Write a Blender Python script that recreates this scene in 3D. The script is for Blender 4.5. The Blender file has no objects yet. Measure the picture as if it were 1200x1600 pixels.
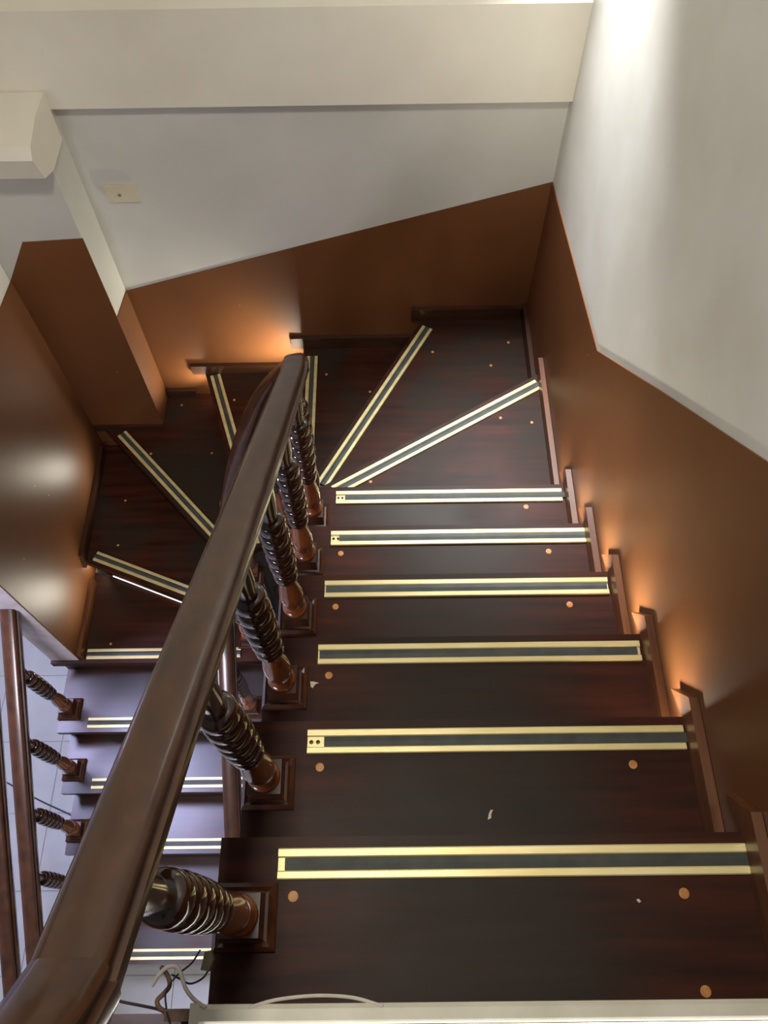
import bpy, bmesh, math, random
from mathutils import Vector, Matrix

random.seed(4)
SC = bpy.context.scene
COL = SC.collection
RISE, GO = 0.18204, 0.25
ZC = 18 * RISE + 1.5242            # eye height above the lower floor
LAND = 19 * RISE                   # upper landing level

# ------------------------------------------------------------------ camera
cd = bpy.data.cameras.new('camera'); cam = bpy.data.objects.new('camera', cd); COL.objects.link(cam)
cd.sensor_fit = 'HORIZONTAL'; cd.sensor_width = 36.0; cd.lens = 36.0 * 1260.6 / 1200.0; cd.clip_start = 0.02
_r = Vector((0.99990974, -0.00950362, -0.00949655)); _u = Vector((0.01289278, 0.87756238, 0.47928911)); _f = Vector((-0.00377883, 0.47936829, -0.8776057))
_m = Matrix((_r, _u, -_f)).transposed().to_4x4(); _m.translation = Vector((0, 0, ZC))
cam.matrix_world = _m
SC.camera = cam

# ------------------------------------------------------------------ world, lights, exposure
SC.view_settings.view_transform = 'Standard'; SC.view_settings.look = 'None'
SC.view_settings.gamma = 1.0; SC.view_settings.exposure = 0.0; SC.view_settings.use_curve_mapping = False
w = bpy.data.worlds.new('world'); SC.world = w; w.use_nodes = True
w.node_tree.nodes['Background'].inputs[0].default_value = (0.96, 0.97, 1.0, 1)
w.node_tree.nodes['Background'].inputs[1].default_value = 0.12

def lamp(name, kind, loc, power, color, size=0.1, aim=None, size_y=None):
    l = bpy.data.lights.new(name, kind); l.energy = power; l.color = color
    if kind == 'AREA':
        l.size = size
        if size_y: l.shape = 'RECTANGLE'; l.size_y = size_y
    else:
        l.shadow_soft_size = size
    o = bpy.data.objects.new(name, l); COL.objects.link(o); o.location = loc
    if aim is not None:
        o.rotation_euler = (Vector(aim) - Vector(loc)).to_track_quat('-Z', 'Y').to_euler()
    return o
# wall lamp high on the right wall near the corner, ceiling lamp over the landing, cool lamp in the lower hall
wl_ = lamp('wall_lamp_light', 'SPOT', (0.50, 2.54, ZC - 0.42), 400.0, (0.94, 0.96, 1.0), 0.05, (0.565, 1.86, ZC - 1.75))
wl_.data.spot_size = math.radians(58); wl_.data.spot_blend = 1.0
lamp('landing_ceiling_light', 'AREA', (-0.22, 0.35, ZC + 1.08), 46.0, (1.0, 0.93, 0.82), 0.25, (-0.25, 1.9, ZC - 1.2))
lamp('lower_hall_light', 'AREA', (-1.98, 1.30, ZC - 1.68), 140.0, (0.58, 0.60, 1.0), 0.65, (-1.7, 0.9, 0.0))

lamp('lower_room_fill', 'AREA', (-1.45, -1.0, ZC - 1.75), 45.0, (0.92, 0.88, 1.0), 0.6, (-1.15, -0.1, 0.0))  # added fill, brightens the lower floor and last treads below the landing

# ------------------------------------------------------------------ materials
def srgb(r, g, b):
    f = lambda c: (c / 255 / 12.92) if c / 255 <= 0.04045 else ((c / 255 + 0.055) / 1.055) ** 2.4
    return (f(r), f(g), f(b), 1)

class Mat:
    def __init__(s, name, rough=0.5, metal=0.0, spec=0.5, coat=0.0):
        s.m = bpy.data.materials.new(name); s.m.use_nodes = True
        s.t = s.m.node_tree; s.b = s.t.nodes['Principled BSDF']
        s.b.inputs['Roughness'].default_value = rough; s.b.inputs['Metallic'].default_value = metal
        s.b.inputs['Specular IOR Level'].default_value = spec
        s.b.inputs['Coat Weight'].default_value = coat; s.b.inputs['Coat Roughness'].default_value = 0.12
    def n(s, t, **kw):
        x = s.t.nodes.new(t)
        for k, v in kw.items(): setattr(x, k, v)
        return x
    def link(s, a, b): s.t.links.new(a, b)
    def pos(s, scale=(1, 1, 1)):
        g = s.n('ShaderNodeNewGeometry'); m = s.n('ShaderNodeMapping'); m.inputs['Scale'].default_value = scale
        s.link(g.outputs['Position'], m.inputs['Vector']); return m.outputs[0]
    def noise(s, scale, vec, detail=4.0, rough=0.55):
        n = s.n('ShaderNodeTexNoise'); n.inputs['Scale'].default_value = scale
        n.inputs['Detail'].default_value = detail; n.inputs['Roughness'].default_value = rough
        s.link(vec, n.inputs['Vector']); return n.outputs['Fac']
    def ramp(s, fac, stops):
        r = s.n('ShaderNodeValToRGB'); e = r.color_ramp.elements
        while len(e) < len(stops): e.new(0.5)
        for el, (p, c) in zip(e, stops): el.position = p; el.color = c
        s.link(fac, r.inputs[0]); return r.outputs[0]
    def mix(s, fac, a, b):
        x = s.n('ShaderNodeMix', data_type='RGBA')
        if isinstance(fac, (int, float)): x.inputs[0].default_value = fac
        else: s.link(fac, x.inputs[0])
        for v, i in ((a, 6), (b, 7)):
            if isinstance(v, tuple): x.inputs[i].default_value = v
            else: s.link(v, x.inputs[i])
        return x.outputs[2]
    def math(s, op, a, b=None):
        x = s.n('ShaderNodeMath', operation=op)
        for i, v in enumerate((a, b)):
            if v is None: continue
            if isinstance(v, (int, float)): x.inputs[i].default_value = v
            else: s.link(v, x.inputs[i])
        return x.outputs[0]
    def color(s, c):
        if isinstance(c, tuple): s.b.inputs['Base Color'].default_value = c
        else: s.link(c, s.b.inputs['Base Color'])
    def bump(s, h, strength=0.2, dist=0.005):
        b = s.n('ShaderNodeBump'); b.inputs['Strength'].default_value = strength; b.inputs['Distance'].default_value = dist
        s.link(h, b.inputs['Height']); s.link(b.outputs[0], s.b.inputs['Normal'])

def two_tone(name, c1, c2, scale=3, stretch=(1, 1, 1), lo=0.35, hi=0.65, bump=0.0, bscale=None, **kw):
    m = Mat(name, **kw); v = m.pos(stretch); f = m.noise(scale, v)
    m.color(m.ramp(f, [(lo, c1), (hi, c2)]))
    if bump: m.bump(m.noise(bscale or scale * 6, v), bump)
    return m.m

M = {}
M['plaster'] = two_tone('white_plaster', srgb(206, 203, 194), srgb(222, 221, 214), 2.2, rough=0.42, spec=0.4, bump=0.08, bscale=9)
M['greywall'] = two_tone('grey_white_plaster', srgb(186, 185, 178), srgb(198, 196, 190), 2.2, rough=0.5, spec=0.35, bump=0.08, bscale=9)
M['cream'] = two_tone('cream_plaster', srgb(208, 202, 188), srgb(220, 215, 202), 1.6, rough=0.6, spec=0.3, bump=0.08, bscale=12)
M['pink'] = two_tone('rough_wall_end', srgb(190, 180, 180), srgb(215, 206, 204), 8, rough=0.8, bump=0.3, bscale=40)

def paint():
    m = Mat('brown_gloss_paint', rough=0.44, spec=0.28)
    v = m.pos(); f = m.noise(2.0, v); c = m.ramp(f, [(0.3, srgb(95, 58, 32)), (0.7, srgb(108, 67, 37))])
    vo = m.n('ShaderNodeTexVoronoi'); vo.inputs['Scale'].default_value = 7.0; m.link(v, vo.inputs['Vector'])
    chip = m.math('LESS_THAN', vo.outputs['Distance'], 0.018)
    m.color(m.mix(chip, c, srgb(210, 190, 165)))
    m.bump(m.noise(5, v, 2), 0.06, 0.01)
    return m.m
M['paint'] = paint()

def wood_tread(name, wear_x=None, spec=0.17, r0=0.40):
    m = Mat(name, rough=0.34, spec=spec)
    v = m.pos((1.2, 14, 14)); g = m.noise(2.4, v, 6)
    base = m.ramp(g, [(0.3, srgb(38, 16, 8)), (0.7, srgb(68, 32, 18))])
    v2 = m.pos(); n2 = m.noise(3.2, v2, 3)
    if wear_x is not None:
        s = m.n('ShaderNodeSeparateXYZ'); gg = m.n('ShaderNodeNewGeometry'); m.link(gg.outputs['Position'], s.inputs[0])
        d = m.math('ABSOLUTE', m.math('SUBTRACT', s.outputs[0], wear_x))
        wv = m.math('ADD', m.math('MULTIPLY', d, 1.9), m.math('MULTIPLY', n2, 0.55))
        k = m.ramp(wv, [(0.5, (1, 1, 1, 1)), (0.88, (0, 0, 0, 1))])
    else:
        k = m.ramp(n2, [(0.42, (0, 0, 0, 1)), (0.62, (1, 1, 1, 1))])
    k = m.math('MULTIPLY', k, 0.78)
    m.color(m.mix(k, base, srgb(41, 37, 29)))
    r = m.math('ADD', r0, m.math('MULTIPLY', n2, 0.22)); m.link(r, m.b.inputs['Roughness'])
    m.bump(g, 0.05, 0.003)
    return m.m
M['tread'] = wood_tread('worn_mahogany', 0.17)
M['tread2'] = wood_tread('dark_mahogany')
M['tread3'] = wood_tread('polished_mahogany', None, 0.6, 0.22)

def wood(name, c1, c2, rough=0.25, coat=0.5, stretch=(10, 1.5, 10), scale=3):
    m = Mat(name, rough=rough, coat=coat); v = m.pos(stretch); g = m.noise(scale, v, 6)
    m.color(m.ramp(g, [(0.3, c1), (0.7, c2)])); m.bump(g, 0.04, 0.002); return m.m
M['riser'] = wood('riser_wood', srgb(42, 19, 11), srgb(66, 30, 17), 0.4, 0.1, (2, 2, 14))
M['rail'] = wood('varnished_rail', srgb(44, 24, 12), srgb(68, 40, 22), 0.31, 0.4)
M['spindle'] = wood('varnished_spindle', srgb(104, 54, 26), srgb(158, 90, 46), 0.22, 0.8, (9, 9, 2))
M['ring'] = wood('dark_stained_turning', srgb(40, 20, 12), srgb(66, 34, 20), 0.16, 0.9, (9, 9, 2))
M['plinth'] = wood('varnished_plinth', srgb(54, 30, 17), srgb(84, 48, 28), 0.34, 0.3, (9, 9, 2))
M['skirt'] = wood('skirting_wood', srgb(80, 46, 23), srgb(114, 68, 35), 0.4, 0.2, (8, 1, 10), 4)
M['skirt_dark'] = wood('dark_skirting_wood', srgb(46, 26, 16), srgb(70, 40, 24), 0.36, 0.3, (1, 1, 8), 4)
M['string'] = wood('string_wood', srgb(30, 14, 9), srgb(50, 25, 15), 0.4, 0.2)
M['brass'] = two_tone('anodised_gold', srgb(222, 204, 140), srgb(236, 222, 168), 6, (1, 6, 1), metal=0.4, rough=0.42, bump=0.05, bscale=60)
M['rubber'] = two_tone('grey_rubber', srgb(50, 54, 50), srgb(66, 70, 64), 20, rough=0.6)
M['plug'] = two_tone('wood_plug', srgb(170, 112, 52), srgb(200, 140, 72), 60, rough=0.5)
M['screw'] = two_tone('dark_screw', srgb(40, 32, 22), srgb(70, 58, 40), 40, metal=0.7, rough=0.4)
M['concrete'] = two_tone('plaster_soffit', srgb(150, 146, 138), srgb(175, 170, 160), 4, rough=0.8)
M['offwhite'] = two_tone('offwhite_plastic', srgb(200, 196, 178), srgb(214, 210, 194), 12, rough=0.4)
M['ivory'] = two_tone('ivory_plastic', srgb(190, 180, 156), srgb(200, 190, 166), 12, rough=0.4)
M['hole'] = two_tone('socket_dark', srgb(120, 104, 80), srgb(140, 124, 98), 12, rough=0.6)
M['wcable'] = two_tone('white_cable', srgb(186, 178, 166), srgb(206, 198, 186), 20, rough=0.5)
M['bcable'] = two_tone('black_cable', srgb(30, 26, 26), srgb(46, 40, 40), 20, rough=0.45)
M['brcable'] = two_tone('brown_conduit', srgb(86, 62, 46), srgb(120, 90, 68), 30, rough=0.55)
M['green'] = two_tone('khaki_connector', srgb(120, 110, 86), srgb(146, 134, 108), 30, rough=0.5)
M['paper'] = two_tone('pale_scrap', srgb(196, 180, 154), srgb(220, 206, 184), 60, rough=0.8)

def tile():
    m = Mat('pale_floor_tile', rough=0.22, spec=0.5)
    v = m.pos(); f = m.noise(3, v); m.color(m.ramp(f, [(0.3, srgb(138, 138, 132)), (0.7, srgb(154, 154, 147))])); return m.m
M['tile'] = tile()
M['grout'] = two_tone('grout', srgb(116, 116, 111), srgb(126, 126, 121), 10, rough=0.8)

def glow(name, col, strength):
    m = Mat(name, rough=0.4); m.color(srgb(250, 246, 236))
    m.b.inputs['Emission Color'].default_value = col; m.b.inputs['Emission Strength'].default_value = strength; return m.m
M['tube'] = glow('lit_tube', (1, 0.97, 0.92, 1), 4.0)
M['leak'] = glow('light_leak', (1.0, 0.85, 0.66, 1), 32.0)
M['slit'] = glow('light_slit', (1.0, 0.96, 0.92, 1), 3.0)

# ------------------------------------------------------------------ mesh helpers
WORLD = {}
def link(o, parent=None, loc=Vector((0, 0, 0))):
    COL.objects.link(o); WORLD[o.name] = Vector(loc)
    if parent is not None:
        o.parent = parent; o.location = Vector(loc) - WORLD[parent.name]
    else:
        o.location = loc
    return o
def obj(name, bm, mat, parent=None, smooth=False, bevel=0.0, seg=2, origin=None):
    if bevel:
        bmesh.ops.bevel(bm, geom=[e for e in bm.edges if len(e.link_faces) == 2 and e.calc_face_angle(0) > 0.5], offset=bevel, segments=seg, affect='EDGES', clamp_overlap=True)
    bmesh.ops.recalc_face_normals(bm, faces=bm.faces)
    if origin is None:
        xs = [v.co for v in bm.verts]
        origin = Vector(((min(c.x for c in xs) + max(c.x for c in xs)) / 2, (min(c.y for c in xs) + max(c.y for c in xs)) / 2, min(c.z for c in xs)))
    bmesh.ops.translate(bm, verts=bm.verts, vec=-Vector(origin))
    me = bpy.data.meshes.new(name); bm.to_mesh(me); bm.free()
    if smooth:
        me.shade_smooth()
        if hasattr(me, 'set_sharp_from_angle'): me.set_sharp_from_angle(angle=math.radians(40))
    me.materials.append(M[mat])
    return link(bpy.data.objects.new(name, me), parent, origin)
def copy(o, parent, loc):
    return link(o.copy(), parent, loc)
def empty(name, loc): return link(bpy.data.objects.new(name, None), None, Vector(loc))
def tag(o, label, cat=None, group=None):
    o['label'] = label
    if cat: o['category'] = cat
    if group: o['group'] = group
    return o
def struct(o, label=None, cat=None):
    o['kind'] = 'structure'
    if label: o['label'] = label
    if cat: o['category'] = cat
    return o

def prism(poly, axis, a, b, bm=None):
    """extrude a 2-D polygon: axis 'z' -> (x,y), 'x' -> (y,z), 'y' -> (x,z)"""
    bm = bm or bmesh.new()
    def P(p, t): return {'z': (p[0], p[1], t), 'x': (t, p[0], p[1]), 'y': (p[0], t, p[1])}[axis]
    A = [bm.verts.new(P(p, a)) for p in poly]; B = [bm.verts.new(P(p, b)) for p in poly]
    bm.faces.new(A); bm.faces.new(B[::-1]); n = len(poly)
    for i in range(n): bm.faces.new((A[i], B[i], B[(i + 1) % n], A[(i + 1) % n]))
    return bm
def box(x0, x1, y0, y1, z0, z1, bm=None): return prism([(x0, y0), (x1, y0), (x1, y1), (x0, y1)], 'z', z0, z1, bm)
def lathe(prof, seg=20, bm=None, c=(0, 0, 0)):
    bm = bm or bmesh.new(); rings = []
    for r, z in prof:
        rings.append([bm.verts.new((c[0] + r * math.cos(2 * math.pi * i / seg), c[1] + r * math.sin(2 * math.pi * i / seg), c[2] + z)) for i in range(seg)])
    for a, b in zip(rings, rings[1:]):
        for i in range(seg): bm.faces.new((a[i], a[(i + 1) % seg], b[(i + 1) % seg], b[i]))
    bm.faces.new(rings[0][::-1]); bm.faces.new(rings[-1]); return bm
def catmull(pts, n=8):
    pts = [Vector(p) for p in pts]; out = []
    P = [2 * pts[0] - pts[1]] + pts + [2 * pts[-1] - pts[-2]]
    for i in range(1, len(P) - 2):
        for j in range(n):
            t = j / n; a, b, c, d = P[i - 1:i + 3]
            out.append(0.5 * ((2 * b) + (c - a) * t + (2 * a - 5 * b + 4 * c - d) * t * t + (3 * b - a - 3 * c + d) * t ** 3))
    out.append(pts[-1]); return out
def sweep(path, prof, up=Vector((0, 0, 1)), bm=None, sides=None):
    bm = bm or bmesh.new(); rings = []; n = len(path); side_prev = None
    for i, p in enumerate(path):
        t = (path[min(i + 1, n - 1)] - path[max(i - 1, 0)]).normalized()
        th = Vector((t.x, t.y, 0))
        s = t.cross(up)
        if s.length < 1e-3: s = side_prev or Vector((1, 0, 0))
        s.normalize(); side_prev = s
        u = s.cross(t).normalized()
        rings.append([bm.verts.new(p + s * a + u * b) for a, b in prof])
    m = len(prof)
    for a, b in zip(rings, rings[1:]):
        for i in range(m): bm.faces.new((a[i], a[(i + 1) % m], b[(i + 1) % m], b[i]))
    bm.faces.new(rings[0]); bm.faces.new(rings[-1][::-1]); return bm
def circ(r, n=10): return [(r * math.cos(2 * math.pi * i / n), r * math.sin(2 * math.pi * i / n)) for i in range(n)]
def zc(z): return z + ZC
def tz(k): return (18 - k) * RISE

# ------------------------------------------------------------------ plan of the stair
XR, XL, YB, PY, PX = 0.64, -1.48, 2.54, 2.35, -1.125      # right wall, left wall, back wall, pilaster front, pilaster side
XI, XO = -0.30, -0.61                                       # inner edges of upper and lower flights
N = {}                                                      # nosing of tread k: (inner point, outer point)
for k in range(-1, 6): N[k] = ((XI, 0.181 + GO * k), (XR, 0.181 + GO * k))
N[6] = ((-0.305, 1.505), (XR, 2.071))
N[7] = ((-0.335, 1.612), (0.181, YB))
N[8] = ((-0.388, 1.64), (-0.385, YB))
N[9] = ((-0.585, 1.55), (-0.895, YB))
N[10] = ((-0.605, 1.434), (-1.434, PY))
N[11] = ((XO, 1.328), (XL, 1.681))
for k, y in zip(range(12, 18), (1.225, 0.942, 0.692, 0.435, 0.195, -0.04)): N[k] = ((XO, y), (-1.60, y))
N[12] = ((XO, 1.225), (-1.615, 1.225))
CORNER = {7: [(XR, YB)], 10: [(PX, YB), (PX, PY)], 11: [(XL, PY)]}

def extend_back(pi, po, d):
    """move a nosing line d upstream (towards the upper side)"""
    t = Vector((po[0] - pi[0], po[1] - pi[1])).normalized(); n = Vector((t.y, -t.x))
    return (pi[0] + n.x * d, pi[1] + n.y * d), (po[0] + n.x * d, po[1] + n.y * d)

# ------------------------------------------------------------------ setting: walls, floors
def wall(name, bm, mat, label, cat='wall'): return struct(obj(name, bm, mat), label, cat)
TOP = zc(1.15)
wr = wall('wall_right', box(XR, XR + 0.15, -1.6, 2.70, 0, TOP), 'plaster', 'white plastered right wall above the brown dado')
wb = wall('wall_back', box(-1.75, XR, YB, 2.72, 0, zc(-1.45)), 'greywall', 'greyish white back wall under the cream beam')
tr = wall('trim_1', box(-1.75, XR, 2.50, 2.66, zc(-1.722), zc(-1.40)), 'cream', 'wide cream beam running across the back wall', 'beam')
wb2 = wall('wall_back_upper', box(-1.75, XR, 2.62, 2.72, zc(-1.40), TOP), 'plaster', 'white wall set back above the cream beam')
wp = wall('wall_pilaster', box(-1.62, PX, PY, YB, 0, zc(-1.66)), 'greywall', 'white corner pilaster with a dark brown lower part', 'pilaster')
wl = wall('wall_left', prism([(1.245, tz(12) - 0.02), (1.245, zc(0.0)), (YB, zc(0.0)), (YB, 0), (1.40, 0), (1.40, tz(12) - 0.02)], 'x', -1.61, XL), 'plaster', 'thin left wall ending beside the lower flight')
fl = wall('floor', box(-4.0, XR, -3.0, 3.0, -0.1, -0.004), 'grout', 'pale tiled floor of the lower hall', 'floor')
for i in range(-9, 1):
    for j in range(-6, 7):
        x, y = i * 0.4 - 0.33, j * 0.4 + 0.31
        if x > -0.2 or x < -3.2 or y > 2.4 or y < -2.0: continue
        t = obj('floor_tile', box(x + 0.003, x + 0.397, y + 0.003, y + 0.397, -0.004, 0.0), 'tile', fl)
ls = wall('floor_landing', box(-3.2, XR, -1.6, -0.088, LAND - 0.28, LAND - 0.035), 'skirt', 'edge of the upper landing slab', 'floor')
hs = wall('ceiling_lower_hall', box(-4.0, -1.62, -0.08, 3.0, zc(-1.62), zc(-1.40)), 'plaster', 'slab over the lower hall', 'ceiling')
wh = wall('wall_hall', box(-4.1, -4.0, -3.0, 3.0, 0, zc(-1.40)), 'plaster', 'far wall of the lower hall')

# brown dado: thin painted boards following the zigzag top line
dr = [(-1.6, zc(-3.6)), (YB, zc(-3.6)), (YB, zc(-2.076)), (1.578, zc(-1.898)), (1.15, zc(-1.524)), (0.716, zc(-1.152)), (-0.1, zc(-0.52)), (-1.6, zc(-0.5))]
obj('painted_dado', prism(dr, 'x', XR - 0.004, XR), 'paint', wr)
db = [(PX, zc(-4.4)), (XR - 0.004, zc(-4.4)), (XR - 0.004, zc(-2.076)), (-0.258, zc(-2.343)), (PX, zc(-2.610))]
obj('painted_dado', prism(db, 'y', YB - 0.004, YB), 'paint', wb)
dp = [(XL, 0), (PX + 0.004, 0), (PX + 0.004, zc(-2.141)), (-1.353, zc(-2.155)), (XL, zc(-2.352))]
obj('painted_dado', prism(dp, 'y', PY - 0.004, PY), 'paint', wp)
ds = [(PY, 0), (YB, 0), (YB, zc(-2.610)), (PY, zc(-2.572))]
obj('painted_dado', prism(ds, 'x', PX, PX + 0.004), 'paint', wp)
dl = [(1.243, tz(12) + 0.001), (PY - 0.004, tz(12) + 0.001), (PY - 0.004, zc(-2.352)), (2.19, zc(-2.334)), (1.243, zc(-2.40))]
obj('painted_dado', prism(dl, 'x', XL, XL + 0.004), 'paint', wl)
obj('wall_end', box(-1.611, XL - 0.001, 1.240, 1.245, tz(12) + 0.002, zc(-0.2)), 'pink', wl)
# rough plaster ledge on top of the pilaster
bm = bmesh.new()
lv = {}
for x in (-1.62, -1.115):
    lv[x] = [bm.verts.new((x, y, zc(z))) for y, z in ((2.50, -1.66), (2.37, -1.655), (2.25, -1.678), (2.225, -1.71), (2.255, -1.80), (2.34, -1.835), (2.50, -1.835))]
a, b = lv[-1.62], lv[-1.115]
bm.faces.new(a); bm.faces.new(b[::-1])
for i in range(len(a)): bm.faces.new((a[i], b[i], b[(i + 1) % len(a)], a[(i + 1) % len(a)]))
obj('plaster_ledge', bm, 'cream', wp, bevel=0.02, seg=3, smooth=True)

# ------------------------------------------------------------------ staircase
stair = tag(empty('staircase', (0, 0, 0)), 'dark mahogany winder staircase with gold edged anti slip strips', 'staircase')
STRIP_PROF = [(0, 0), (0.050, 0), (0.050, 0.006), (0.048, 0.0075), (0.038, 0.0075), (0.036, 0.006), (0.036, 0.002), (0.015, 0.002), (0.015, 0.006), (0.013, 0.0075), (0.002, 0.0075), (0, 0.006)]
def bar_along(p, q, up, prof, bm=None):
    """extrude a profile (offset towards the upstream side, height) along p->q"""
    bm = bm or bmesh.new(); p, q = Vector(p), Vector(q); t = (q - p).normalized(); n = Vector((t.y, -t.x))
    A = [bm.verts.new((p.x + n.x * a, p.y + n.y * a, up + h)) for a, h in prof]
    B = [bm.verts.new((q.x + n.x * a, q.y + n.y * a, up + h)) for a, h in prof]
    bm.faces.new(A); bm.faces.new(B[::-1]); m = len(prof)
    for i in range(m): bm.faces.new((A[i], B[i], B[(i + 1) % m], A[(i + 1) % m]))
    return bm
def lerp(a, b, t): return (a[0] + (b[0] - a[0]) * t, a[1] + (b[1] - a[1]) * t)
# strip ends measured along each nosing (distance from inner end, distance from outer end), rubber end offsets
STRIP = {0: (0.103, 0.010, 0.012, 0.012), 1: (0.128, 0.028, 0.035, -0.006), 2: (0.128, 0.030, 0.004, 0.008), 3: (0.124, 0.030, 0.004, 0.004), 4: (0.124, 0.024, 0.026, -0.016), 5: (0.124, 0.034, 0.032, -0.030),
         6: (0.10, 0.055, 0.0, -0.006), 7: (0.075, 0.055, 0.0, 0.0), 8: (0.20, 0.075, 0.0, 0.0), 9: (0.02, 0.05, 0.0, 0.0), 10: (0.12, 0.12, 0.0, 0.0), 11: (0.12, 0.05, 0.0, 0.0)}
treads = {}
for k in range(0, 18):
    i0, o0 = N[k - 1]; i1, o1 = N[k]
    bi, bo = extend_back(i0, o0, 0.045)
    if k == 12: o0 = (XL, 1.681); bo = (XL, 1.70)
    if k == 13: bo = (-1.60, bo[1])
    if k <= 6: bo = (XR - 0.005, bo[1])
    poly = [bi, i0] if k in (7, 8, 9, 10, 11) else [bi]
    poly += [i1, o1]
    cor = CORNER.get(k, [])
    poly += cor[::-1]
    poly.append(bo)
    if k == 12: poly = [bi, i1, o1, (-1.615, 1.243), (XL + 0.002, 1.243), (XL + 0.002, 1.70)]
    # small clearance from the walls so that faces do not coincide
    z = tz(k)
    mat = 'tread' if k <= 5 else 'tread2' if k <= 12 else 'tread3'
    t = obj('tread', prism(poly, 'z', z - 0.042, z), mat, stair, bevel=0.006)
    treads[k] = t
    # riser below this nosing
    ri, ro = extend_back(i1, o1, 0.032)
    gap = 0.058 if k <= 11 else 0.0
    tt = Vector((ro[0] - ri[0], ro[1] - ri[1])); L = tt.length
    rb = lerp(ri, ro, 1 - gap / L)
    if k == 12: rb = (-1.60, ri[1])
    zb = tz(k + 1)
    obj('riser', bar_along(ri, rb, zb, [(0, 0), (0.018, 0), (0.018, RISE - 0.042), (0, RISE - 0.042)]), 'riser', stair)
    # moulding under the nosing
    mi, mo = extend_back(i1, (rb[0], o1[1]) if k >= 12 else o1, 0.014)
    mo = lerp(mi, mo, 1 - gap / L)
    obj('nosing_moulding', bar_along(mi, mo, z - 0.066, [(0.004, 0), (0.018, 0), (0.018, 0.024), (0, 0.024)]), 'riser', stair)
    # anti slip strip
    a, b, ra, rbm = STRIP.get(k, (0.10, 0.12, 0.0, 0.0))
    p0, q0 = extend_back(i1, o1, 0.019)
    Ls = (Vector(q0) - Vector(p0)).length
    p, q = lerp(p0, q0, a / Ls), lerp(p0, q0, 1 - b / Ls)
    if k == 12: p, q = (XO - 0.1, p[1]), (XL + 0.035, q[1])
    if k >= 13: p, q = (XO - 0.1, p[1]), (-1.455, q[1])
    obj('anti_slip_strip', bar_along(p, q, z, STRIP_PROF), 'brass', t)
    Lp = (Vector(q) - Vector(p)).length
    obj('rubber_insert', bar_along(lerp(p, q, ra / Lp), lerp(p, q, 1 - rbm / Lp), z + 0.002, [(0.0155, 0), (0.0355, 0), (0.0355, 0.004), (0.0255, 0.0055), (0.0155, 0.004)]), 'rubber', t)
    if ra > 0.02:
        for s in (0.008, 0.022):
            c = lerp(p, q, s / Lp); nrm = extend_back(c, (c[0] + q[0] - p[0], c[1] + q[1] - p[1]), 0.0255)[0]
            obj('screw', lathe([(0.0045, 0), (0.004, 0.0015), (0.001, 0.002)], 10, None, (nrm[0], nrm[1], z + 0.002)), 'screw', t)
    # body below the tread (plastered carriage), stops short of the walls
    ci, co = extend_back(i1, o1, 0.055); di, do = extend_back(i0, o0, 0.0)
    body = [di, ci, lerp(ci, co, 0.965), *[(c[0] * 0.99 + (-0.3) * 0.01, c[1] * 0.99 + 1.6 * 0.01) for c in cor[::-1]], lerp(di, do, 0.965)]
    if k <= 5: body[0] = (XI + 0.036, di[1]); body[1] = (XI + 0.036, ci[1])
    if k >= 12: body = [(XO - 0.03, di[1]), (XO - 0.03, ci[1]), (-1.55, ci[1]), (-1.55, di[1])]
    if k == 12: body = [(XO - 0.03, 1.35), (XO - 0.03, ci[1]), (XL + 0.02, ci[1]), (XL + 0.02, 1.62)]
    if k < 17: obj('carriage', prism(body, 'z', max(z - 0.30, 0.0), z - 0.043), 'concrete', stair)
    else: obj('carriage', prism(body, 'z', 0.0, z - 0.043), 'concrete', stair)
    # inner string panel under this tread
    if k <= 5:
        obj('inner_string', prism([(i0[1] - 0.0, z - 0.043), (i1[1] - 0.033, z - 0.043), (i1[1] - 0.033, z - 0.36), (i0[1] - 0.033, z - 0.36 + RISE)], 'x', XI + 0.012, XI + 0.034), 'string', stair)
    elif k <= 11:
        obj('inner_string', bar_along((i0[0], i0[1]), (i1[0], i1[1]), z - 0.40, [(-0.018, 0), (-0.001, 0), (-0.001, 0.357), (-0.018, 0.357)]), 'string', stair)
    elif k < 17:
        for nm, x in (('inner_string', XO - 0.034), ('outer_string', -1.578)):
            if nm == 'outer_string' and k == 12: continue
            y0 = i0[1] if k > 12 else 1.32
            obj(nm, prism([(y0, z - 0.043), (i1[1] + 0.033, z - 0.043), (i1[1] + 0.033, max(z - 0.36, 0)), (y0 + 0.033, max(z - 0.36 + RISE, 0))], 'x', x, x + 0.022), 'string', stair)

# landing nosing board, its riser
obj('landing_board', box(XI, XR - 0.005, -0.40, -0.074, LAND - 0.035, LAND), 'tread2', stair, bevel=0.006)
obj('riser', box(XI + 0.01, XR - 0.01, -0.115, -0.101, tz(0), LAND - 0.035), 'riser', stair)

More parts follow.
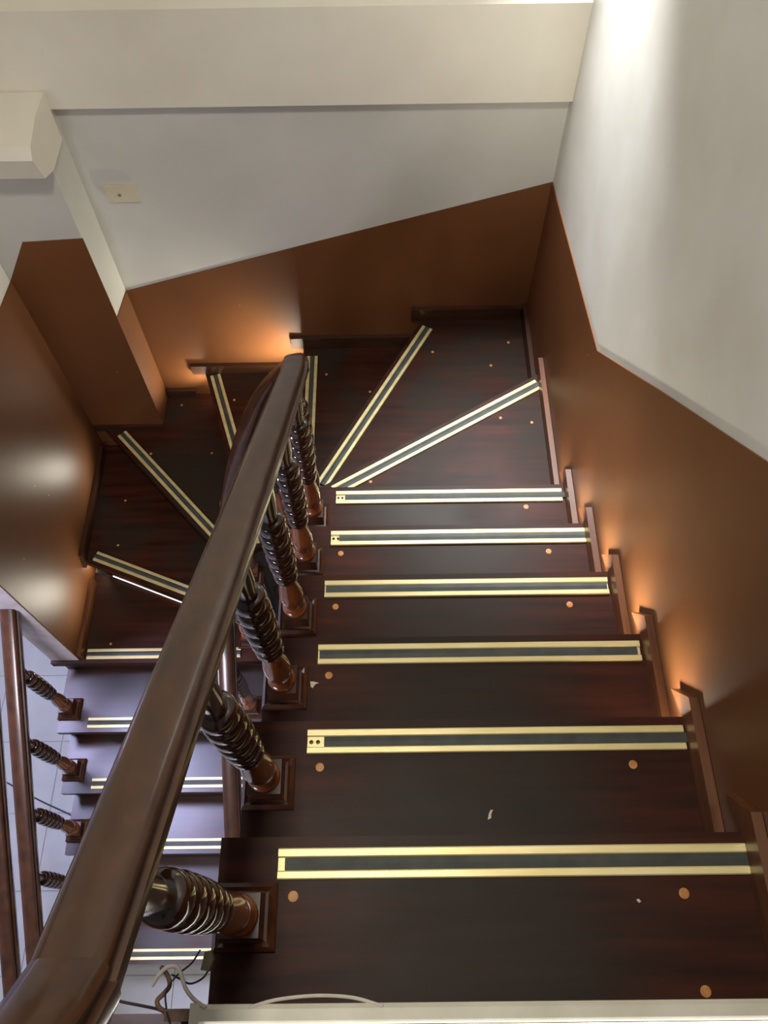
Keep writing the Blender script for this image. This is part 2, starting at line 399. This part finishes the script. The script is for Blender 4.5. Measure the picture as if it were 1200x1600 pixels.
# timber plugs
PLUGS = [(k, -0.145, 0.086 + GO * k) for k in range(0, 5)] + [(k, 0.498, 0.084 + GO * k) for k in (0, 1, 3, 4)] + [(5, 0.479, 1.343), (0, 0.506, -0.060)]
PLUGS += [(6, 0.452, 1.845), (6, 0.573, 1.821), (6, -0.061, 1.56), (7, 0.211, 2.333), (7, 0.463, 2.253), (7, 0.55, 2.381), (8, -0.273, 2.36), (8, -0.071, 2.257), (8, -0.108, 1.977), (9, -0.733, 2.356), (10, -0.86, 2.17), (10, -1.161, 2.171), (10, -1.041, 2.464), (11, -1.317, 2.011), (11, -1.317, 1.76), (12, -1.341, 1.32)]
plug0 = None
for k, x, y in PLUGS:
    if k == 0 and x < 0: x = -0.169
    if plug0 is None:
        plug0 = obj('wood_plug', lathe([(0.0088, 0), (0.0088, 0.0008), (0.006, 0.0012)], 14, None, (x, y, tz(k))), 'plug', treads[k])
    else:
        c = copy(plug0, treads[k], (x, y, tz(k)))
        if k > 5: c.scale = (0.7, 0.7, 1)

# glowing boxes and hidden spots imitate light leaking between riser ends and wall
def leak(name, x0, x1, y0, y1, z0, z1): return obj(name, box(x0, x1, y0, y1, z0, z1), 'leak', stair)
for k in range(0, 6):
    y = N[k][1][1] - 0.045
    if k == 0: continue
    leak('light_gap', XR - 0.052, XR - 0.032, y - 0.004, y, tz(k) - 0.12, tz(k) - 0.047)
for k in (8, 9, 11):
    i1, o1 = N[k]; L = (Vector(o1) - Vector(i1)).length
    a, b = extend_back(i1, o1, 0.045)
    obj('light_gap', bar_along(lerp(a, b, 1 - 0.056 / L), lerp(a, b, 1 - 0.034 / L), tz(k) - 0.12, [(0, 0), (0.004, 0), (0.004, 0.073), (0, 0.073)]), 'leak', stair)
def leak_spot(src, aim, power, soft=0.025):  # unseen spot added under a nosing to throw a fan of light on the wall
    o = lamp('hidden_gap_spot', 'SPOT', src, power, (1.0, 0.93, 0.76), soft, aim)
    o.data.spot_size = math.radians(120); o.data.spot_blend = 0.9
for k, pw in ((1, 15.0), (2, 20.0), (3, 20.0), (4, 13.0), (5, 6.0)):
    y = N[k][1][1]; leak_spot((XR - 0.125, y - 0.018, tz(k) - 0.075), (XR - 0.01, y + 0.14, tz(k) + 0.12), pw)
leak_spot((-0.365, YB - 0.20, tz(8) - 0.075), (-0.60, YB - 0.01, tz(8) + 0.16), 46)
leak_spot((-0.855, YB - 0.12, tz(9) - 0.075), (-1.05, YB - 0.01, tz(9) + 0.10), 8)
leak_spot((XL + 0.24, PY - 0.20, tz(10) - 0.085), (XL, PY - 0.35, tz(10) + 0.15), 7, 0.08)
leak_spot((XL + 0.26, 1.555, tz(11) - 0.085), (XL, 1.50, tz(11) + 0.18), 10, 0.10)
a, b = extend_back(*N[11], 0.0305)
obj('light_slit', bar_along(lerp(a, b, 0.30), lerp(a, b, 0.90), tz(12) + 0.004, [(-0.001, 0), (0.0012, 0), (0.0012, 0.006), (-0.001, 0.006)]), 'slit', stair)

# ------------------------------------------------------------------ skirtings
def skirting(name, label, mat, parts):
    e = struct(empty(name, parts[0][0].verts and (0, 0, 0)), label, 'skirting')
    for bm, m in parts: obj('skirting_board', bm, m, e, bevel=0.003)
    return e
SH = 0.058
def board_x(y0, y1, z, x, t, h, tip=0.0, m='skirt'):
    """board on a wall of constant x; the lower end runs past the nosing in a slanted tip"""
    poly = [(y0, z), (y1, z), (y1 + tip, z - tip * 0.5), (y1 + tip * 0.35, z + h), (y0, z + h)]
    if not tip: poly = [(y0, z), (y1, z), (y1, z + h), (y0, z + h)]
    return prism(poly, 'x', x - t, x) , m
parts = []
for k in range(0, 6):
    y0 = N[k - 1][1][1] + 0.0; y1 = N[k][1][1]
    parts.append(board_x(y0 - 0.028, y1, tz(k) + 0.001, XR - 0.005, 0.019, SH, 0.07))
parts.append(board_x(N[5][1][1] - 0.028, N[6][1][1], tz(6) + 0.001, XR - 0.005, 0.019, SH, 0.07))
parts.append(board_x(N[6][1][1] + 0.05, YB - 0.006, tz(7) + 0.001, XR - 0.005, 0.018, 0.08, 0, 'skirt_dark'))
skirting('baseboard_right', 'stepped brown wooden skirting along the right wall', 'skirt', parts)
def board_y(x0, x1, z, y, t, h, m='skirt_dark'): return prism([(x0, z), (x1, z), (x1, z + h), (x0, z + h)], 'y', y - t, y), m
parts = [board_y(0.12, XR - 0.03, tz(7) + 0.001, YB - 0.006, 0.02, 0.07), board_y(-0.44, 0.12, tz(8) + 0.001, YB - 0.006, 0.02, 0.07), board_y(-0.95, -0.46, tz(9) + 0.001, YB - 0.006, 0.02, 0.06), board_y(PX + 0.01, -0.97, tz(10) + 0.001, YB - 0.006, 0.02, 0.05)]
skirting('baseboard_back', 'dark stepped skirting along the back wall', 'skirt', parts)
parts = [board_y(XL + 0.01, PX, tz(10) - 0.03, PY - 0.006, 0.012, 0.035)]
def board_l(y0, y1, z, h, m='skirt', tip=0.0):
    return prism([(y0 - tip, z - tip * 0.5), (y1, z), (y1, z + h), (y0 - tip * 0.35, z + h)] if tip else [(y0, z), (y1, z), (y1, z + h), (y0, z + h)], 'x', XL + 0.005, XL + 0.024), m
parts += [board_l(1.69, 2.30, tz(11) + 0.001, 0.06, 'skirt_dark', 0.04), board_l(1.247, 1.64, tz(12) + 0.001, 0.06, 'skirt', 0.0)]
skirting('baseboard_left', 'dark skirting along the left wall and pilaster', 'skirt', parts)

# ------------------------------------------------------------------ balustrade
RP = [(-0.040, -0.030), (-0.038, -0.020), (-0.0285, -0.019), (-0.0315, -0.009), (-0.028, -0.0025), (-0.020, 0.001), (0.0, 0.0025), (0.020, 0.001), (0.028, -0.0025), (0.0315, -0.009), (0.0285, -0.019), (0.038, -0.020), (0.040, -0.030), (0.037, -0.040), (0.032, -0.046), (0.029, -0.062), (0.022, -0.068), (-0.022, -0.068), (-0.029, -0.062), (-0.032, -0.046), (-0.037, -0.040)]
def rz(y): return zc(-0.727 - 0.7282 * y)                    # top of the upper rail
def lz(y): return zc(-3.045 + 0.7282 * (y - 1.24))          # top of the lower rails
BX, BXL, BXI = -0.258, -1.55, -0.668
bal = tag(empty('balustrade', (BX, 0.05, tz(0))), 'varnished dark wood balustrade with ringed spindles along the upper flight', 'balustrade')
straight = [Vector((BX, 1.44 - 1.45 * i / 14, rz(1.44 - 1.45 * i / 14))) for i in range(15)][::-1]
goose = catmull([(BX, -0.75, zc(-0.40)), (BX, -0.4, zc(-0.40)), (BX, -0.20, zc(-0.42)), (BX, -0.115, zc(-0.49)), (BX, -0.065, zc(-0.60)), (BX, -0.020, zc(-0.700))], 8)
wreath = catmull([(BX, 1.44, rz(1.44)), (BX - 0.008, 1.53, rz(1.53)), (-0.29, 1.615, zc(-1.95)), (-0.37, 1.66, zc(-2.09)), (-0.46, 1.645, zc(-2.25)), (-0.545, 1.57, zc(-2.45)), (-0.61, 1.46, zc(-2.68)), (-0.645, 1.35, zc(-2.88)), (BXI, 1.22, lz(1.22)), (BXI, 1.05, lz(1.05))], 8)
lower = [Vector((BXI, 1.05 - i * 0.1, lz(1.05 - i * 0.1))) for i in range(1, 12)]
obj('handrail', sweep(straight + wreath[1:] + lower, RP), 'rail', bal, smooth=True)
tag(obj('landing_rail', sweep(goose[:-1] + [Vector((BX, 0.000, rz(0.0) - 0.002))], [(a * 1.04, b * 1.03) for a, b in RP]), 'rail', bal, smooth=True), 'upper rail length rising towards the landing')
VASE = [(0.028, 0.0), (0.031, 0.004), (0.032, 0.010), (0.030, 0.016), (0.024, 0.020), (0.028, 0.025), (0.0295, 0.031), (0.026, 0.037), (0.0265, 0.046), (0.0295, 0.066), (0.031, 0.09), (0.0295, 0.115), (0.0255, 0.145), (0.0215, 0.172), (0.0195, 0.190), (0.0195, 0.199)]
RINGS = [(0.018, 0.196), (0.026, 0.199)]
z = 0.199
for r in (0.0305, 0.0330, 0.0340, 0.0340, 0.0335, 0.0315):
    RINGS += [(r - 0.009, z), (r - 0.004, z + 0.003), (r - 0.001, z + 0.010), (r, z + 0.020), (r, z + 0.030), (r - 0.001, z + 0.038), (r - 0.004, z + 0.045), (r - 0.009, z + 0.048)]; z += 0.051
RINGS += [(0.018, z)]
BH = 0.70; PB = 0.075
NECK = [(0.019, z - 0.004), (0.0185, z + 0.03), (0.022, z + 0.06), (0.023, BH - PB)]
spx = obj('baluster', lathe(VASE, 24), 'spindle', bal, smooth=True, origin=(0, 0, 0))
rgx = obj('ring_turning', lathe(RINGS, 24), 'ring', spx, smooth=True, origin=(0, 0, 0))
nkx = obj('neck', lathe(NECK, 20), 'ring', spx, smooth=True, origin=(0, 0, 0))
bm = bmesh.new()
h = 0.054
lv = [(0.052, 0.0), (0.052, 0.016), (0.045, 0.024), (0.039, 0.020), (0.034, 0.022), (0.033, PB)]
rings = [[bm.verts.new((sx * r, sy * r, z)) for sx, sy in ((-1, -1), (1, -1), (1, 1), (-1, 1))] for r, z in lv]
for a, b in zip(rings, rings[1:]):
    for i in range(4): bm.faces.new((a[i], a[(i + 1) % 4], b[(i + 1) % 4], b[i]))
bm.faces.new(rings[0][::-1]); bm.faces.new(rings[-1])
plx = obj('plinth', bm, 'plinth', spx, bevel=0.002, origin=(0, 0, 0))
first = [True]
def baluster(parent, x, y, zb, ztop):
    global spx, plx
    s = (ztop - zb - PB) / (BH - PB)
    loc = Vector((x, y, zb + PB))
    if first[0]:
        o, p = spx, plx; first[0] = False
        WORLD[o.name] = loc; o.location = loc - WORLD[parent.name]
        o.scale = (1, 1, s); p.location = (0, 0, -PB / s); p.scale = (1, 1, 1 / s)
        return
    o = link(spx.copy(), parent, loc); o.scale = (1, 1, s)
    for src in (rgx, nkx):
        c = src.copy(); COL.objects.link(c); c.parent = o
    p = plx.copy(); COL.objects.link(p); p.parent = o; p.location = (0, 0, -PB / s); p.scale = (1, 1, 1 / s)
for k in range(0, 6):
    y = 0.055 + GO * k
    baluster(bal, -0.247, y, tz(k), rz(y) - 0.06)
for k, x, y, zt in ((7, -0.285, 1.575, zc(-1.99)), (9, -0.455, 1.668, zc(-2.30)), (10, -0.612, 1.50, zc(-2.66)), (11, -0.66, 1.40, zc(-2.90))):
    baluster(bal, x, y, tz(k), zt)
for k in range(12, 18):
    y = N[k][0][1] + 0.11
    baluster(bal, BXI, y, tz(k), lz(y) - 0.06)
bal2 = tag(empty('balustrade', (BXL, 1.0, tz(13))), 'lower flight balustrade beside the pale floor at the left edge', 'balustrade')
obj('handrail', sweep([Vector((BXL, 1.236 - i * 0.1, lz(1.236 - i * 0.1))) for i in range(0, 14)], RP), 'rail', bal2, smooth=True)
for k in range(13, 18):
    y = N[k][0][1] + 0.11
    baluster(bal2, BXL, y, tz(k), lz(y) - 0.06)
# a second rail fixed outside the lower balustrade
o = obj('outer_handrail', sweep([Vector((-1.675, 1.30 - i * 0.1, lz(1.30 - i * 0.1) - 0.03)) for i in range(0, 16)], RP), 'rail', bal2, smooth=True)
tag(o, 'plain dark second rail along the outer side')

# ------------------------------------------------------------------ light batten on the landing edge and its wires
bt = tag(empty('light_batten', (0.16, -0.08, LAND)), 'long off white tube light batten lying along the landing edge', 'light')
hp = [(-0.0125, 0), (0.0125, 0), (0.0125, 0.012), (0.007, 0.018), (-0.007, 0.018), (-0.0125, 0.012)]
def along_x(prof, x0, x1, y, z): return prism([(y + a, z + b) for a, b in prof], 'x', x0, x1)
obj('housing', along_x(hp, -0.272, XR - 0.03, -0.0745, LAND + 0.0005), 'offwhite', bt, bevel=0.001)
obj('tube', along_x([(0.007 * math.cos(i * math.pi / 5), 0.008 + 0.007 * math.sin(i * math.pi / 5)) for i in range(10)], -0.265, XR - 0.04, -0.0955, LAND + 0.001), 'tube', bt, smooth=True)
obj('end_cap', box(-0.286, -0.272, -0.0875, -0.060, LAND + 0.0005, LAND + 0.017), 'offwhite', bt, bevel=0.003)
tag(obj('cable_entry', box(-0.322, -0.286, -0.082, -0.067, LAND + 0.0008, LAND + 0.012), 'brcable', bt, bevel=0.002), 'brown cable entry stub')
Z0 = LAND + 0.004
def cable(name, pts, r, mat, label, z=0.0):
    P = [Vector((x, y, zc(-1.36) + z + dz)) for x, y, dz in pts]
    return tag(obj(name, sweep(catmull(P, 6), circ(r, 8)), mat, smooth=True), label, 'cable', 'loose wires at the batten')
cable('cable', [(-0.343, -0.016, -0.01), (-0.33, -0.027, 0), (-0.325, -0.039, 0.004), (-0.331, -0.049, 0.01), (-0.338, -0.057, 0.014), (-0.332, -0.066, 0.02), (-0.318, -0.072, 0.024)], 0.0035, 'brcable', 'thick brown flexible cable curling at the end of the batten')
cable('cable', [(-0.354, -0.039, -0.01), (-0.342, -0.024, 0), (-0.328, -0.015, 0.008), (-0.314, -0.016, 0.012), (-0.305, -0.029, 0.016), (-0.297, -0.043, 0.02), (-0.282, -0.056, 0.028), (-0.263, -0.066, 0.036)], 0.003, 'wcable', 'white cable with a loose cut end looping above the floor')
cable('cable', [(-0.276, 0.025, -0.12), (-0.274, 0.001, -0.03), (-0.275, -0.019, -0.02), (-0.281, -0.031, -0.008), (-0.296, -0.037, 0), (-0.311, -0.031, 0), (-0.323, -0.025, 0.006)], 0.0014, 'bcable', 'thin black wire running from the khaki connector to the brown cable')
cable('cable', [(-0.437, -0.046, 0.01), (-0.417, -0.051, 0.008), (-0.393, -0.058, 0.005), (-0.365, -0.063, 0.006), (-0.335, -0.068, 0.014), (-0.318, -0.075, 0.022)], 0.002, 'bcable', 'dark straight wire passing under the handrail to the batten')
cable('cable', [(-0.29, 0.006, -0.02), (-0.298, -0.011, -0.005), (-0.313, -0.025, 0.01), (-0.325, -0.043, 0.018), (-0.323, -0.06, 0.024), (-0.31, -0.085, 0.036), (-0.288, -0.096, 0.034)], 0.0014, 'bcable', 'thin dark wire hanging over the brown cable stub')
cable('cable', [(-0.203, -0.066, 0.035), (-0.171, -0.058, 0.028), (-0.134, -0.054, 0.02), (-0.097, -0.053, 0.018), (-0.055, -0.056, 0.024), (-0.014, -0.066, 0.035)], 0.0025, 'wcable', 'white cable arching beside the batten above the top tread')
tag(obj('wire_connector', prism([(-0.286, -0.02), (-0.274, -0.022), (-0.268, -0.006), (-0.272, 0.006), (-0.282, 0.004)], 'z', zc(-1.39), zc(-1.375)), 'green', bevel=0.002), 'khaki plastic wire connector hanging beside the top tread', 'connector')

# ------------------------------------------------------------------ small things
sk = tag(empty('wall_socket', (-0.985, YB, zc(-2.13))), 'ivory blank plate with a small hole on the back wall', 'socket')
obj('plate', box(-1.045, -0.925, YB - 0.012, YB, zc(-2.13), zc(-2.055)), 'ivory', sk, bevel=0.004)
obj('cable_hole', prism([(-0.998 + 0.007 * math.cos(i * math.pi / 6), zc(-2.098) + 0.007 * math.sin(i * math.pi / 6)) for i in range(12)], 'y', YB - 0.0135, YB - 0.012), 'hole', sk)
def scrap(x, y, k, s, label, poly):
    tag(obj('paper_scrap', prism([(x + a * s, y + b * s) for a, b in poly], 'z', tz(k) + 0.0005, tz(k) + 0.003), 'paper'), label, 'scrap')
scrap(-0.181, 0.563, 2, 0.008, 'crumpled beige paper scrap beside the third spindle base', [(-1, 1), (0.2, 0.9), (1.6, 0.5), (0.5, 0.1), (-0.2, -1.1), (-0.8, -0.6)])
scrap(0.198, 0.24, 1, 0.007, 'pale chipped fleck in the middle of the second tread', [(-0.8, -1.4), (0.2, -1.0), (0.3, 0.1), (0.9, 1.3), (0.2, 1.2), (-0.4, 0.2)])
scrap(0.418, 0.073, 0, 0.005, 'tiny white crumb near the front strip of the top tread', [(-0.7, 0.4), (0.2, 0.7), (0.9, -0.2), (0.1, -0.6)])
tag(obj('floor_wire', sweep(catmull([Vector((-2.25, 0.90, 0.004)), Vector((-2.0, 0.78, 0.004)), Vector((-1.81, 0.70, 0.004)), Vector((-1.65, 0.62, 0.004))], 6), circ(0.004, 8)), 'bcable', smooth=True), 'thin dark wire lying across the pale lower floor', 'cable')
